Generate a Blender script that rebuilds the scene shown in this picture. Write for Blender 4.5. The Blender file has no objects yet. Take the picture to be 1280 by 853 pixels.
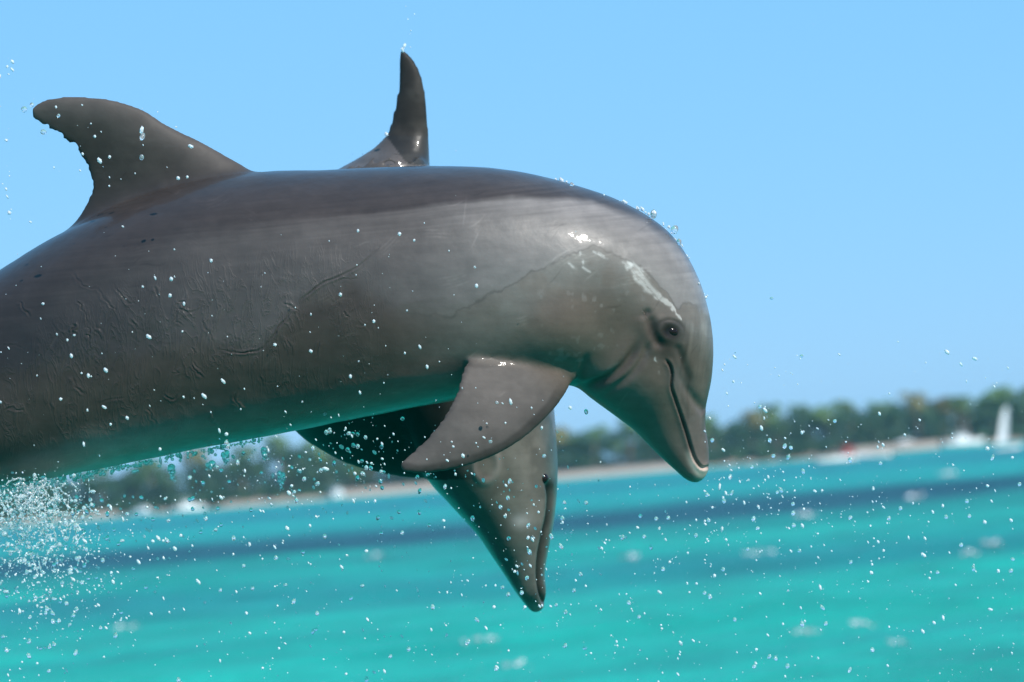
import bpy, bmesh, math, random
import numpy as np
from mathutils import Vector, Matrix
from mathutils.kdtree import KDTree

random.seed(7)
RNG = np.random.default_rng(11)
SC = bpy.context.scene
COL = SC.collection

# ------------------------------------------------------------------ camera
F = 4800.0                      # focal length in photo pixels (135 mm lens)
CX, CY = 640.0, 426.5
D1 = 7.0                        # camera to near dolphin
D2 = 7.75                       # camera to far dolphin
ROLL = math.radians(4.8)
PITCH = math.radians(1.95)
CAM_Z = 1.5

fwd = Vector((0, math.cos(PITCH), math.sin(PITCH)))
r0 = Vector((1, 0, 0))
u0 = r0.cross(fwd)
right = r0 * math.cos(ROLL) - u0 * math.sin(ROLL)
up = r0 * math.sin(ROLL) + u0 * math.cos(ROLL)
CAM = Vector((0, 0, CAM_Z))

cam_d = bpy.data.cameras.new("camera")
cam = bpy.data.objects.new("camera", cam_d)
COL.objects.link(cam)
m = Matrix((right, up, -fwd)).transposed().to_4x4()
m.translation = CAM
cam.matrix_world = m
cam_d.sensor_width = 36
cam_d.lens = 135
cam_d.clip_start = 0.1
cam_d.clip_end = 20000
cam_d.dof.use_dof = True
cam_d.dof.focus_distance = D1 - 0.12
cam_d.dof.aperture_fstop = 5.6
SC.camera = cam

# ------------------------------------------------------------------ sun and sky
SUN_EL = math.radians(42)
SUN_AZ = math.radians(136)       # measured from +Y (away from the camera) towards +X
sun_dir = Vector((math.sin(SUN_AZ) * math.cos(SUN_EL), math.cos(SUN_AZ) * math.cos(SUN_EL), math.sin(SUN_EL)))
sun_d = bpy.data.lights.new("sun", 'SUN')
sun_d.energy = 5.0
sun_d.angle = math.radians(0.5)
sun_d.color = (1.0, 0.95, 0.88)
sun = bpy.data.objects.new("sun", sun_d)
COL.objects.link(sun)
sun.rotation_euler = sun_dir.to_track_quat('Z', 'Y').to_euler()
sun.location = (0, 0, 60)

W = bpy.data.worlds.new("World")
SC.world = W
W.use_nodes = True
nt = W.node_tree
nt.nodes.clear()
sky = nt.nodes.new("ShaderNodeTexSky")
sky.sky_type = 'NISHITA'
sky.sun_disc = False
sky.sun_elevation = SUN_EL
sky.sun_rotation = SUN_AZ
sky.altitude = 0
sky.air_density = 1.0
sky.dust_density = 0.0
sky.ozone_density = 3.0
hsv = nt.nodes.new("ShaderNodeMix")          # clear tropical blue over the whole dome, the sky model varying it
hsv.data_type = 'RGBA'
hsv.inputs["Factor"].default_value = 0.80
hsv.inputs[7].default_value = (1.5, 4.55, 8.2, 1)
bg = nt.nodes.new("ShaderNodeBackground")
bg.inputs["Strength"].default_value = 0.13
wo = nt.nodes.new("ShaderNodeOutputWorld")
nt.links.new(sky.outputs[0], hsv.inputs[6])
nt.links.new(hsv.outputs[2], bg.inputs["Color"])
nt.links.new(bg.outputs[0], wo.inputs[0])

SC.view_settings.view_transform = 'Standard'
SC.view_settings.look = 'None'
SC.view_settings.exposure = 0.0
SC.view_settings.gamma = 1.0
SC.cycles.max_bounces = 8
SC.cycles.transmission_bounces = 6
SC.cycles.transparent_max_bounces = 8


# ------------------------------------------------------------------ helpers
def tag(o, label=None, cat=None, group=None, kind=None):
    if label: o["label"] = label
    if cat: o["category"] = cat
    if group: o["group"] = group
    if kind: o["kind"] = kind
    return o


def np_mesh(name, V, Q, T=None, smooth=True):
    """mesh from arrays: V (n,3), Q (m,4) quads, T (k,3) triangles"""
    V = np.asarray(V, dtype=np.float32)
    me = bpy.data.meshes.new(name)
    loops, starts, totals, pos = [], [], [], 0
    for A in (Q, T):
        if A is None or len(A) == 0: continue
        A = np.asarray(A, dtype=np.int32)
        k = A.shape[1]
        loops.append(A.ravel())
        starts.append(pos + np.arange(len(A)) * k)
        totals.append(np.full(len(A), k))
        pos += A.size
    loops = np.concatenate(loops).astype(np.int32)
    starts = np.concatenate(starts).astype(np.int32)
    me.vertices.add(len(V)); me.vertices.foreach_set("co", V.ravel())
    me.loops.add(len(loops)); me.loops.foreach_set("vertex_index", loops)
    me.polygons.add(len(starts)); me.polygons.foreach_set("loop_start", starts)
    me.update(calc_edges=True)
    me.validate()
    if smooth:
        me.polygons.foreach_set("use_smooth", np.ones(len(me.polygons), dtype=bool))
    return me


def obj(name, me, mat=None, parent=None, loc=None):
    o = bpy.data.objects.new(name, me)
    COL.objects.link(o)
    if mat is not None and me is not None and len(me.materials) == 0:
        me.materials.append(mat)
    if parent: o.parent = parent
    if loc is not None: o.location = loc
    return o


def empty(name, loc=(0, 0, 0), rotz=0.0):
    o = bpy.data.objects.new(name, None)
    COL.objects.link(o)
    o.location = loc
    o.rotation_euler = (0, 0, rotz)
    o.empty_display_size = 0.2
    return o


def copy_tree(o, parent=None):
    c = o.copy()
    COL.objects.link(c)
    c.parent = parent
    for ch in list(o.children):
        copy_tree(ch, c)
    return c


def material(name):
    mt = bpy.data.materials.new(name)
    mt.use_nodes = True
    t = mt.node_tree
    return mt, t, t.nodes["Principled BSDF"]


def node(t, kind, **kw):
    n = t.nodes.new(kind)
    for k, v in kw.items():
        if hasattr(n, k): setattr(n, k, v)
        else: n.inputs[k].default_value = v
    return n


def simple_mat(name, color, rough=0.6, noise_scale=3.0, amount=0.25, bump=0.0, **kw):
    mt, t, p = material(name)
    tc = node(t, "ShaderNodeTexCoord")
    nz = node(t, "ShaderNodeTexNoise", Scale=noise_scale, Detail=5.0)
    t.links.new(tc.outputs["Object"], nz.inputs["Vector"])
    mr = node(t, "ShaderNodeMapRange")
    mr.inputs["To Min"].default_value = 1 - amount
    mr.inputs["To Max"].default_value = 1 + amount
    t.links.new(nz.outputs["Fac"], mr.inputs["Value"])
    mx = node(t, "ShaderNodeVectorMath", operation='SCALE')
    mx.inputs[0].default_value = color
    t.links.new(mr.outputs[0], mx.inputs["Scale"])
    t.links.new(mx.outputs[0], p.inputs["Base Color"])
    p.inputs["Roughness"].default_value = rough
    if bump:
        b = node(t, "ShaderNodeBump", Strength=bump, Distance=0.02)
        t.links.new(nz.outputs["Fac"], b.inputs["Height"])
        t.links.new(b.outputs[0], p.inputs["Normal"])
    for k, v in kw.items(): p.inputs[k].default_value = v
    return mt


def catmull(P, n):
    """resample control rows P (k, d) by a centripetal-ish Catmull-Rom, n rows, spaced by chord"""
    P = np.asarray(P, float)
    d = np.sqrt(((P[1:, :2] - P[:-1, :2]) ** 2).sum(1)) ** 0.75 + 1e-6
    t = np.concatenate([[0], np.cumsum(d)])
    # finite-difference tangents
    m = np.zeros_like(P)
    h = np.diff(t)
    s = np.diff(P, axis=0) / h[:, None]
    m[0], m[-1] = s[0], s[-1]
    m[1:-1] = (s[:-1] * h[1:, None] + s[1:] * h[:-1, None]) / (h[1:] + h[:-1])[:, None]
    x = np.linspace(0, t[-1], n)
    i = np.clip(np.searchsorted(t, x, 'right') - 1, 0, len(t) - 2)
    u = ((x - t[i]) / h[i])[:, None]
    hh = h[i][:, None]
    return ((2*u**3 - 3*u**2 + 1) * P[i] + (u**3 - 2*u**2 + u) * hh * m[i]
            + (-2*u**3 + 3*u**2) * P[i+1] + (u**3 - u**2) * hh * m[i+1])


_H = RNG.random((32, 32, 32))


def vnoise(X):
    """value noise in 0..1 on points X (n,3)"""
    i = np.floor(X).astype(int)
    f = X - i
    f = f * f * (3 - 2 * f)
    r = np.zeros(len(X))
    for a in (0, 1):
        for b in (0, 1):
            for c in (0, 1):
                w = (f[:, 0] if a else 1 - f[:, 0]) * (f[:, 1] if b else 1 - f[:, 1]) * (f[:, 2] if c else 1 - f[:, 2])
                r += w * _H[(i[:, 0] + a) % 32, (i[:, 1] + b) % 32, (i[:, 2] + c) % 32]
    return r


def fbm(X, oct=3):
    r, a, tot = 0, 1.0, 0
    for k in range(oct):
        r = r + a * vnoise(X * 2**k + 7.3 * k)
        tot += a
        a *= 0.5
    return r / tot


def sstep(a, b, x):
    t = np.clip((x - a) / (b - a), 0, 1)
    return t * t * (3 - 2 * t)


def poly_dist(px, py, pts):
    """distance to a polyline and the parameter 0..1 along it"""
    best = np.full(len(px), 1e9)
    par = np.zeros(len(px))
    pts = np.asarray(pts, float)
    L = np.concatenate([[0], np.cumsum(np.hypot(*np.diff(pts, axis=0).T))])
    for k in range(len(pts) - 1):
        a, b = pts[k], pts[k+1]
        ab = b - a
        t = np.clip(((px - a[0]) * ab[0] + (py - a[1]) * ab[1]) / (ab @ ab), 0, 1)
        d = np.hypot(px - a[0] - t * ab[0], py - a[1] - t * ab[1])
        u = d < best
        best[u] = d[u]
        par[u] = ((L[k] + t * (L[k+1] - L[k])) / L[-1])[u]
    return best, par


def smooth_line(pts, n=40):
    return catmull(np.asarray(pts, float), n)


# ------------------------------------------------------------------ water, land
def water_material():
    mt, t, p = material("sea_water")
    tc = node(t, "ShaderNodeTexCoord")
    sx = node(t, "ShaderNodeSeparateXYZ")
    t.links.new(tc.outputs["Object"], sx.inputs[0])
    # broad seabed patches: sand shows turquoise, weed and deeper water show blue
    mp = node(t, "ShaderNodeMapping")
    mp.inputs["Scale"].default_value = (0.022, 0.05, 1)
    t.links.new(tc.outputs["Object"], mp.inputs["Vector"])
    n1 = node(t, "ShaderNodeTexNoise", Scale=1.0, Detail=4.0, Roughness=0.55)
    t.links.new(mp.outputs[0], n1.inputs["Vector"])
    # weed band lying across the bay 75 to 120 m out; its edges wander
    wob = node(t, "ShaderNodeMath", operation='MULTIPLY_ADD')
    t.links.new(n1.outputs["Fac"], wob.inputs[0])
    wob.inputs[1].default_value = 44.0
    t.links.new(sx.outputs["Y"], wob.inputs[2])

    def ramp(src, stops):
        r = node(t, "ShaderNodeValToRGB")
        e = r.color_ramp.elements
        while len(e) < len(stops): e.new(0.5)
        for k, (pos, c) in enumerate(stops):
            e[k].position = pos; e[k].color = c
        t.links.new(src, r.inputs[0])
        return r
    sc_ = node(t, "ShaderNodeMath", operation='MULTIPLY')
    sc_.inputs[1].default_value = 1 / 600.0
    t.links.new(wob.outputs[0], sc_.inputs[0])
    TEAL = (0.0015, 0.44, 0.295, 1)
    TEAL2 = (0.0015, 0.385, 0.298, 1)
    BLUE = (0.0015, 0.078, 0.088, 1)
    FAR = (0.0015, 0.33, 0.275, 1)
    y = lambda d: (d + 22) / 600.0
    rp = ramp(sc_.outputs[0], [(y(20), TEAL), (y(42), TEAL), (y(54), (0.0015, 0.27, 0.225, 1)), (y(70), TEAL), (y(100), BLUE), (y(110), BLUE),
                               (y(150), TEAL2), (y(210), FAR), (y(250), (0.0015, 0.18, 0.20, 1)), (y(300), FAR), (y(480), TEAL2)])
    n2 = node(t, "ShaderNodeTexNoise", Scale=1.0, Detail=6.0, Roughness=0.6)
    mp2 = node(t, "ShaderNodeMapping")
    mp2.inputs["Scale"].default_value = (0.10, 0.17, 1)
    mp2.inputs["Location"].default_value = (13, 5, 0)
    t.links.new(tc.outputs["Object"], mp2.inputs["Vector"])
    t.links.new(mp2.outputs[0], n2.inputs["Vector"])
    mr = node(t, "ShaderNodeMapRange")
    mr.inputs["From Min"].default_value = 0.3
    mr.inputs["From Max"].default_value = 0.75
    t.links.new(n2.outputs["Fac"], mr.inputs["Value"])
    mx = node(t, "ShaderNodeMix", data_type='RGBA', blend_type='MIX')
    t.links.new(mr.outputs[0], mx.inputs["Factor"])
    mul = node(t, "ShaderNodeMix", data_type='RGBA', blend_type='MULTIPLY')
    mul.inputs["Factor"].default_value = 1.0
    mul.inputs[7].default_value = (0.8, 0.66, 0.76, 1)
    t.links.new(rp.outputs[0], mul.inputs[6])
    t.links.new(mul.outputs[2], mx.inputs[6])
    t.links.new(rp.outputs[0], mx.inputs[7])
    # small streaks: ripples' light and dark painted into the water's colour
    mp4 = node(t, "ShaderNodeMapping")
    mp4.inputs["Scale"].default_value = (0.55, 0.30, 1)
    t.links.new(tc.outputs["Object"], mp4.inputs["Vector"])
    n5 = node(t, "ShaderNodeTexNoise", Scale=1.0, Detail=5.0, Roughness=0.65, Distortion=0.6)
    t.links.new(mp4.outputs[0], n5.inputs["Vector"])
    mr5 = node(t, "ShaderNodeMapRange")
    mr5.inputs["From Min"].default_value = 0.3; mr5.inputs["From Max"].default_value = 0.7
    mr5.inputs["To Min"].default_value = 0.72; mr5.inputs["To Max"].default_value = 1.22
    t.links.new(n5.outputs["Fac"], mr5.inputs["Value"])
    sc5 = node(t, "ShaderNodeVectorMath", operation='SCALE')
    t.links.new(mx.outputs[2], sc5.inputs[0]); t.links.new(mr5.outputs[0], sc5.inputs["Scale"])
    t.links.new(sc5.outputs[0], p.inputs["Base Color"])
    p.inputs["Roughness"].default_value = 0.30
    p.inputs["IOR"].default_value = 1.33
    p.inputs["Specular IOR Level"].default_value = 0.06
    # ripples
    wv = node(t, "ShaderNodeTexNoise", Scale=1.0, Detail=8.0, Roughness=0.62)
    mp3 = node(t, "ShaderNodeMapping")
    mp3.inputs["Scale"].default_value = (0.55, 1.1, 1)
    t.links.new(tc.outputs["Object"], mp3.inputs["Vector"])
    t.links.new(mp3.outputs[0], wv.inputs["Vector"])
    b = node(t, "ShaderNodeBump", Strength=0.9, Distance=0.5)
    t.links.new(wv.outputs["Fac"], b.inputs["Height"])
    t.links.new(b.outputs[0], p.inputs["Normal"])
    return mt


M_WATER = water_material()
SHORE = 500.0

# water: one sheet, finer swell near the camera, reaching far past the land to the horizon
ys = np.concatenate([np.arange(-60, 20, 4.0), 20 * (1.018 ** np.arange(0, 190)), [800, 1500, 3400]])
xs = np.concatenate([[-3400, -1000, -400, -200], np.linspace(-110, 110, 260), [200, 400, 1000, 3400]])
X, Y = np.meshgrid(xs, ys, indexing='ij')
P = np.stack([X.ravel() * 0.16, Y.ravel() * 0.33, np.zeros(X.size)], 1)
amp = 0.16 * sstep(0, 40, Y.ravel() + 60) * (1 - sstep(350, 480, Y.ravel())) * (1 - sstep(105, 200, np.abs(X.ravel())))
Z = (fbm(P, 3) - 0.5) * 2 * amp
Z = np.where(Z > 0, Z * 1.3, Z * 0.7)
V = np.stack([X.ravel(), Y.ravel(), Z], 1)
nx, ny = len(xs), len(ys)
idx = np.arange(nx * ny).reshape(nx, ny)
Q = np.stack([idx[:-1, :-1], idx[1:, :-1], idx[1:, 1:], idx[:-1, 1:]], -1).reshape(-1, 4)
tag(obj("water", np_mesh("water", V, Q), M_WATER), kind="structure")


def px_x(px, dist):
    """sideways metres of a photo column at a distance (the camera looks along +Y)"""
    return (px - CX) * dist / F


# land: a low sandy shore whose beach is wide in some places and hidden by growth in others
M_SAND = simple_mat("sand", (0.46, 0.36, 0.27), 0.9, 0.6, 0.25)
M_SOIL = simple_mat("forest_floor", (0.07, 0.07, 0.045), 0.95, 0.4, 0.4)
xs = np.linspace(-260, 260, 300)
prof = [(-6, -0.6), (0, 0.03), (4, 0.55), (9, 0.9), (14, 1.0)]
V = []
for x in xs:
    wob = 2.2 * math.sin(x * 0.07) + 1.3 * math.sin(x * 0.19 + 1)
    for (dy, z) in prof: V.append((x, SHORE + wob + dy, z))
k = len(prof)
Q = [(i*k+j, (i+1)*k+j, (i+1)*k+j+1, i*k+j+1) for i in range(len(xs)-1) for j in range(k-1)]
tag(obj("beach", np_mesh("beach", V, Q), M_SAND), kind="structure")
V, prof = [], [(11, 0.99), (20, 1.3), (60, 1.6), (300, 2.0), (2500, 2.0)]
for x in xs * 11:
    wob = 2.2 * math.sin(x * 0.07 / 11) + 1.3 * math.sin(x * 0.19 / 11 + 1)
    for (dy, z) in prof: V.append((x, SHORE + dy + 0.3 * wob, z + 0.005))
Q = [(i*k+j, (i+1)*k+j, (i+1)*k+j+1, i*k+j+1) for i in range(len(xs)-1) for j in range(k-1)]
tag(obj("land", np_mesh("land", V, Q), M_SOIL), kind="structure")


def shore_y(x):
    return SHORE + 2.2 * math.sin(x * 0.07) + 1.3 * math.sin(x * 0.19 + 1)


# ------------------------------------------------------------------ far wood and palms
def leaf_mat(name, col, amount=0.35):
    mt, t, p = material(name)
    oi = node(t, "ShaderNodeObjectInfo")
    tc = node(t, "ShaderNodeTexCoord")
    nz = node(t, "ShaderNodeTexNoise", Scale=0.9, Detail=4.0)
    t.links.new(tc.outputs["Object"], nz.inputs["Vector"])
    ad = node(t, "ShaderNodeMath", operation='MULTIPLY_ADD')
    t.links.new(oi.outputs["Random"], ad.inputs[0])
    ad.inputs[1].default_value = 0.5
    t.links.new(nz.outputs["Fac"], ad.inputs[2])
    mr = node(t, "ShaderNodeMapRange")
    mr.inputs["From Min"].default_value = 0.3
    mr.inputs["From Max"].default_value = 1.2
    mr.inputs["To Min"].default_value = 1 - amount
    mr.inputs["To Max"].default_value = 1 + amount
    t.links.new(ad.outputs[0], mr.inputs["Value"])
    mx = node(t, "ShaderNodeVectorMath", operation='SCALE')
    mx.inputs[0].default_value = col
    t.links.new(mr.outputs[0], mx.inputs["Scale"])
    t.links.new(mx.outputs[0], p.inputs["Base Color"])
    p.inputs["Roughness"].default_value = 0.55
    return mt


M_PALM = leaf_mat("palm_leaf", (0.10, 0.18, 0.035))
M_PALM_Y = leaf_mat("yellowing_palm_leaf", (0.22, 0.19, 0.045))
M_BUSH = leaf_mat("broad_leaf", (0.052, 0.14, 0.062), 0.5)
M_TRUNK = simple_mat("palm_trunk", (0.20, 0.16, 0.12), 0.9, 2.0, 0.3)


def palm_trunk_mesh(h, bend, seed):
    n, k = 10, 8
    V, Q = [], []
    for i in range(n):
        t = i / (n - 1)
        r = 0.17 - 0.07 * t + (0.09 * (1 - t) ** 6)
        cx, cy = bend * t * t, 0.25 * bend * t
        for j in range(k):
            a = 2 * math.pi * j / k
            V.append((cx + r * math.cos(a), cy + r * math.sin(a), h * t))
    for i in range(n - 1):
        for j in range(k):
            Q.append((i*k+j, i*k+(j+1) % k, (i+1)*k+(j+1) % k, (i+1)*k+j))
    return np_mesh("trunk", V, Q)


def palm_crown_mesh(h, bend, seed):
    r = random.Random(seed)
    V, T = [], []
    c = Vector((bend, 0.25 * bend, h))
    nf = 22
    for f in range(nf):
        az = 2 * math.pi * (f * 0.382) + r.uniform(-.2, .2)
        el = r.uniform(-0.35, 1.25)
        L = r.uniform(1.9, 2.8)
        d = Vector((math.cos(az), math.sin(az), 0))
        side = Vector((-math.sin(az), math.cos(az), 0))
        seg = 9
        pts = []
        pos = c.copy(); ang = el
        for s in range(seg + 1):
            pts.append((pos.copy(), ang))
            pos = pos + (d * math.cos(ang) + Vector((0, 0, 1)) * math.sin(ang)) * (L / seg)
            ang -= (0.17 + 0.04 * s) * r.uniform(.8, 1.2)
        for s in range(seg):
            p0, a0 = pts[s]; p1, a1 = pts[s+1]
            t = (s + .5) / seg
            wl = 0.62 * math.sin(math.pi * min(1, 0.12 + t * 0.9)) ** 0.6
            for sg in (-1, 1):
                for q in (0.0, 0.5):          # separate leaflets with gaps between
                    b0 = p0.lerp(p1, q)
                    b1 = p0.lerp(p1, q + 0.42)
                    tip = b1 + side * sg * wl * r.uniform(.8, 1.1) + (p1 - p0) * 0.6 + Vector((0, 0, -wl * r.uniform(.35, .75)))
                    i = len(V)
                    V += [b0, b1, tip]
                    T.append((i, i+1, i+2))
    return np_mesh("crown", [tuple(v) for v in V], None, T, smooth=False)


def palm(kind, seed, h, bend, crown_mat):
    root = empty("palm_tree")
    obj("trunk", palm_trunk_mesh(h, bend, seed), M_TRUNK, root)
    obj("crown", palm_crown_mesh(h, bend, seed), crown_mat, root)
    return root


protos = [palm('g', 1, 5.3, 0.8, M_PALM), palm('g', 2, 4.6, -0.5, M_PALM),
          palm('g', 3, 6.0, 0.3, M_PALM), palm('y', 4, 4.6, 0.4, M_PALM_Y), palm('g', 5, 4.1, -0.9, M_PALM)]
used = set()


def place_palm(k, px, dy, scale, rot, label, group):
    d = SHORE + dy
    o = protos[k] if k not in used else copy_tree(protos[k])
    used.add(k)
    x = px_x(px, d)
    o.location = (x, shore_y(x) + dy, 1.0)
    o.rotation_euler = (0, 0, rot)
    o.scale = (scale,) * 3
    tag(o, label, "tree", group)
    return o


# treetops of the photo, (column, crown height above shore in px): read from the skyline
skyline = [(-60, 50), (20, 46), (110, 62), (180, 66), (235, 78), (290, 74), (340, 84), (395, 80), (450, 78), (520, 76), (600, 74),
           (690, 66), (730, 60), (775, 74), (820, 76), (880, 64), (930, 66), (960, 74), (990, 70), (1020, 66), (1055, 70), (1085, 66),
           (1110, 62), (1135, 76), (1165, 66), (1195, 66), (1215, 62), (1240, 78), (1270, 77), (1300, 74), (1350, 70)]
R = random.Random(3)
ORD = ["first", "second", "third", "fourth", "fifth", "sixth", "seventh", "eighth", "ninth", "tenth", "eleventh", "twelfth", "thirteenth", "fourteenth"]
counts = {}
for i, (px, hp) in enumerate(skyline):
    yellow = px in (235, 450, 690, 930, 1135, 1165)
    k = 3 if yellow else (0, 1, 2, 4)[i % 4]
    base_h = (5.3, 4.6, 6.0, 4.6, 4.1)[k] + 1.6
    want = hp * SHORE / F * np.interp(px, [0, 900, 1150, 1300], [1.10, 1.04, .98, .90])
    if px < 100: side = "left of the white boats"
    elif px < 640: side = "under the near dolphin's belly"
    elif px < 880: side = "between the two dolphins' heads"
    else: side = "right of the near beak"
    col = "yellowing" if yellow else "green"
    n = counts[(col, side)] = counts.get((col, side), -1) + 1
    place_palm(k, px, R.uniform(15, 22), want / base_h, R.uniform(0, 6.28),
               f"tall {col} palm on the far shore {side}, {ORD[n]} from left", f"tall {col} palms on the far shore")
for i in range(38):
    px = -70 + i * 38 + R.uniform(-12, 12)
    k = R.choice((0, 1, 2, 4, 4))
    if px < 640: side = "behind the far beach on the left"
    else: side = "on the far shore on the right"
    place_palm(k, px, R.uniform(13, 30), R.uniform(0.62, 0.85), R.uniform(0, 6.28),
               f"low green palm in the front row of trees {side}", f"low palms {side}")


def wood_mass():
    """undergrowth and the wood behind the palms: tens of thousands of leaf-sized faces in clumps"""
    n_cl = 2700
    Vs, Ts = [], []
    base = 0
    tri = np.array([[0, 1, 2]])
    for c in range(n_cl):
        px = RNG.uniform(-500, 1800)
        dy = RNG.uniform(9, 60) if c % 3 else RNG.uniform(0.6, 12)
        d = SHORE + dy
        x = px_x(px, d)
        top = np.interp(px, [a for a, b in skyline], [b for a, b in skyline]) * SHORE / F
        z = 1.0 + RNG.uniform(0.0, max(0.4, top * 0.66)) if dy > 12 else RNG.uniform(0.6, 1.7)
        r = RNG.uniform(0.7, 1.5) if dy > 12 else RNG.uniform(0.4, 0.8)
        # keep the open stretches of beach clear of low growth
        if dy < 12 and (400 < px < 862 or 1044 < px < 1212): continue
        if dy < 3.5 and (px < 110 or 260 < px < 400): continue
        m_ = 100
        v = RNG.normal(size=(m_, 3)); v /= np.linalg.norm(v, axis=1)[:, None]
        rad = r * RNG.uniform(0.55, 1.0, m_) ** 0.5
        ctr = v * rad[:, None] * np.array([1.2, 1, 0.85]) + np.array([x, shore_y(x) + dy, z])
        a = RNG.normal(size=(m_, 3)); b = RNG.normal(size=(m_, 3))
        s = RNG.uniform(0.16, 0.4, m_)[:, None]
        a = a / np.linalg.norm(a, axis=1)[:, None] * s
        b = b / np.linalg.norm(b, axis=1)[:, None] * s
        pts = np.stack([ctr - a, ctr + a, ctr + b * 1.4], 1).reshape(-1, 3)
        Vs.append(pts)
        Ts.append(np.arange(m_ * 3).reshape(-1, 3) + base)
        base += m_ * 3
    o = obj("far_wood", np_mesh("far_wood", np.concatenate(Vs), None, np.concatenate(Ts), smooth=False), M_BUSH)
    tag(o, "dark green wood and undergrowth along the far shore", "wood", kind="stuff")


wood_mass()

# ------------------------------------------------------------------ boats by the far shore
M_HULL = simple_mat("white_paint", (0.80, 0.79, 0.77), 0.35, 4.0, 0.06)
M_RED = simple_mat("red_canvas", (0.36, 0.07, 0.06), 0.7, 4.0, 0.15)
M_SAIL = simple_mat("sail_cloth", (0.80, 0.79, 0.78), 0.8, 1.5, 0.06)
M_GLASS_D = simple_mat("dark_window", (0.03, 0.04, 0.05), 0.1, 4.0, 0.1)
M_METAL = simple_mat("mast_metal", (0.55, 0.55, 0.55), 0.35, 6.0, 0.1, Metallic=0.8)


def hull_mesh(L, B, H):
    st = [(0.0, .80, .75), (.15, .95, .75), (.4, 1.0, .75), (.65, .85, .82), (.85, .5, .93), (1.0, .03, 1.08)]
    V, Q = [], []
    for (t, b, h) in st:
        x = (t - .5) * L
        for (fy, fz) in ((-1, 1), (-.86, .4), (-.5, .06), (0, 0), (.5, .06), (.86, .4), (1, 1), (.86, .97), (0, .86), (-.86, .97)):
            V.append((x + (0.12 * L * fz if t == 1.0 else 0) * .5, fy * b * B / 2, -0.12 * H + fz * h * H))
    k = 10
    for i in range(len(st) - 1):
        for j in range(k):
            Q.append((i*k+j, (i+1)*k+j, (i+1)*k+(j+1) % k, i*k+(j+1) % k))
    me = np_mesh("hull", V, Q)
    bm = bmesh.new(); bm.from_mesh(me)
    bmesh.ops.holes_fill(bm, edges=bm.edges, sides=0)
    bmesh.ops.recalc_face_normals(bm, faces=bm.faces)
    bm.to_mesh(me); bm.free()
    return me


def box_mesh(name, x0, x1, y0, y1, z0, z1, bev=0.03, taper=0.0):
    bm = bmesh.new()
    bmesh.ops.create_cube(bm, size=1)
    for v in bm.verts:
        tp = 1 - taper * (v.co.z + .5)
        v.co = ((x0 + x1) / 2 + v.co.x * (x1 - x0) * tp, (y0 + y1) / 2 + v.co.y * (y1 - y0) * tp, (z0 + z1) / 2 + v.co.z * (z1 - z0))
    bmesh.ops.bevel(bm, geom=bm.edges[:], offset=bev, segments=2, affect='EDGES')
    me = bpy.data.meshes.new(name); bm.to_mesh(me); bm.free()
    return me


def rod_mesh(name, a, b, r, k=8):
    a, b = Vector(a), Vector(b)
    q = (b - a).to_track_quat('Z', 'Y')
    V = []
    for p in (a, b):
        for j in range(k):
            V.append(tuple(p + q @ Vector((r * math.cos(2*math.pi*j/k), r * math.sin(2*math.pi*j/k), 0))))
    Q = [(j, (j+1) % k, k + (j+1) % k, k + j) for j in range(k)]
    return np_mesh(name, V, Q)


def motor_boat(px, dist, rot, L, label, canopy=True, red=False, cabin=True):
    root = empty("motor_boat", (px_x(px, dist), dist, 0.0), rot)
    H = L * 0.19
    obj("hull", hull_mesh(L, L * .34, H), M_HULL, root)
    if cabin:
        obj("cabin", box_mesh("cabin", -.2*L, .18*L, -.13*L, .13*L, .55*H, (2.2 if red else 1.5)*H, .05, .2), M_RED if red else M_HULL, root)
        obj("windscreen", box_mesh("windscreen", .10*L, .17*L, -.105*L, .105*L, 1.02*H, 1.32*H, .01), M_GLASS_D, root)
    if canopy:
        obj("canopy", box_mesh("canopy", -.3*L, .12*L, -.14*L, .14*L, (2.3 if red else 1.95)*H, (2.5 if red else 2.05)*H, .03), M_RED if red else M_HULL, root)
        for sx in (-.28, .10):
            for sy in (-.12, .12):
                obj("canopy_post", rod_mesh("canopy_post", (sx*L, sy*L, .7*H), (sx*L, sy*L, 1.96*H), .02), M_METAL, root)
    obj("outboard_motor", box_mesh("outboard_motor", -.56*L, -.5*L, -.04*L, .04*L, .2*H, 1.05*H, .03), M_GLASS_D, root)
    tag(root, label, "boat")
    return root


motor_boat(219, 486, 0.25, 4.2, "brightest white motor boat with cabin, off the far beach on the left")
motor_boat(163, 489, 2.6, 3.6, "small white motor boat without canopy, left of the brightest boat", canopy=False)
motor_boat(406, 488, 1.3, 4.6, "white motor boat seen nearly end on, left of the dark flipper", canopy=True)
motor_boat(1026, 345, 0.2, 3.1, "low white motor boat just left of the red canopied boat", canopy=False, cabin=False)
motor_boat(1047, 352, 0.1, 3.0, "motor boat with a red cabin and canopy by the right hand beach", red=True)
motor_boat(1080, 350, 2.9, 3.0, "low white motor boat just right of the red canopied boat", canopy=False, cabin=False)
motor_boat(1190, 486, 0.15, 5.2, "broad white motor boat at the right end of the far beach")


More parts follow.
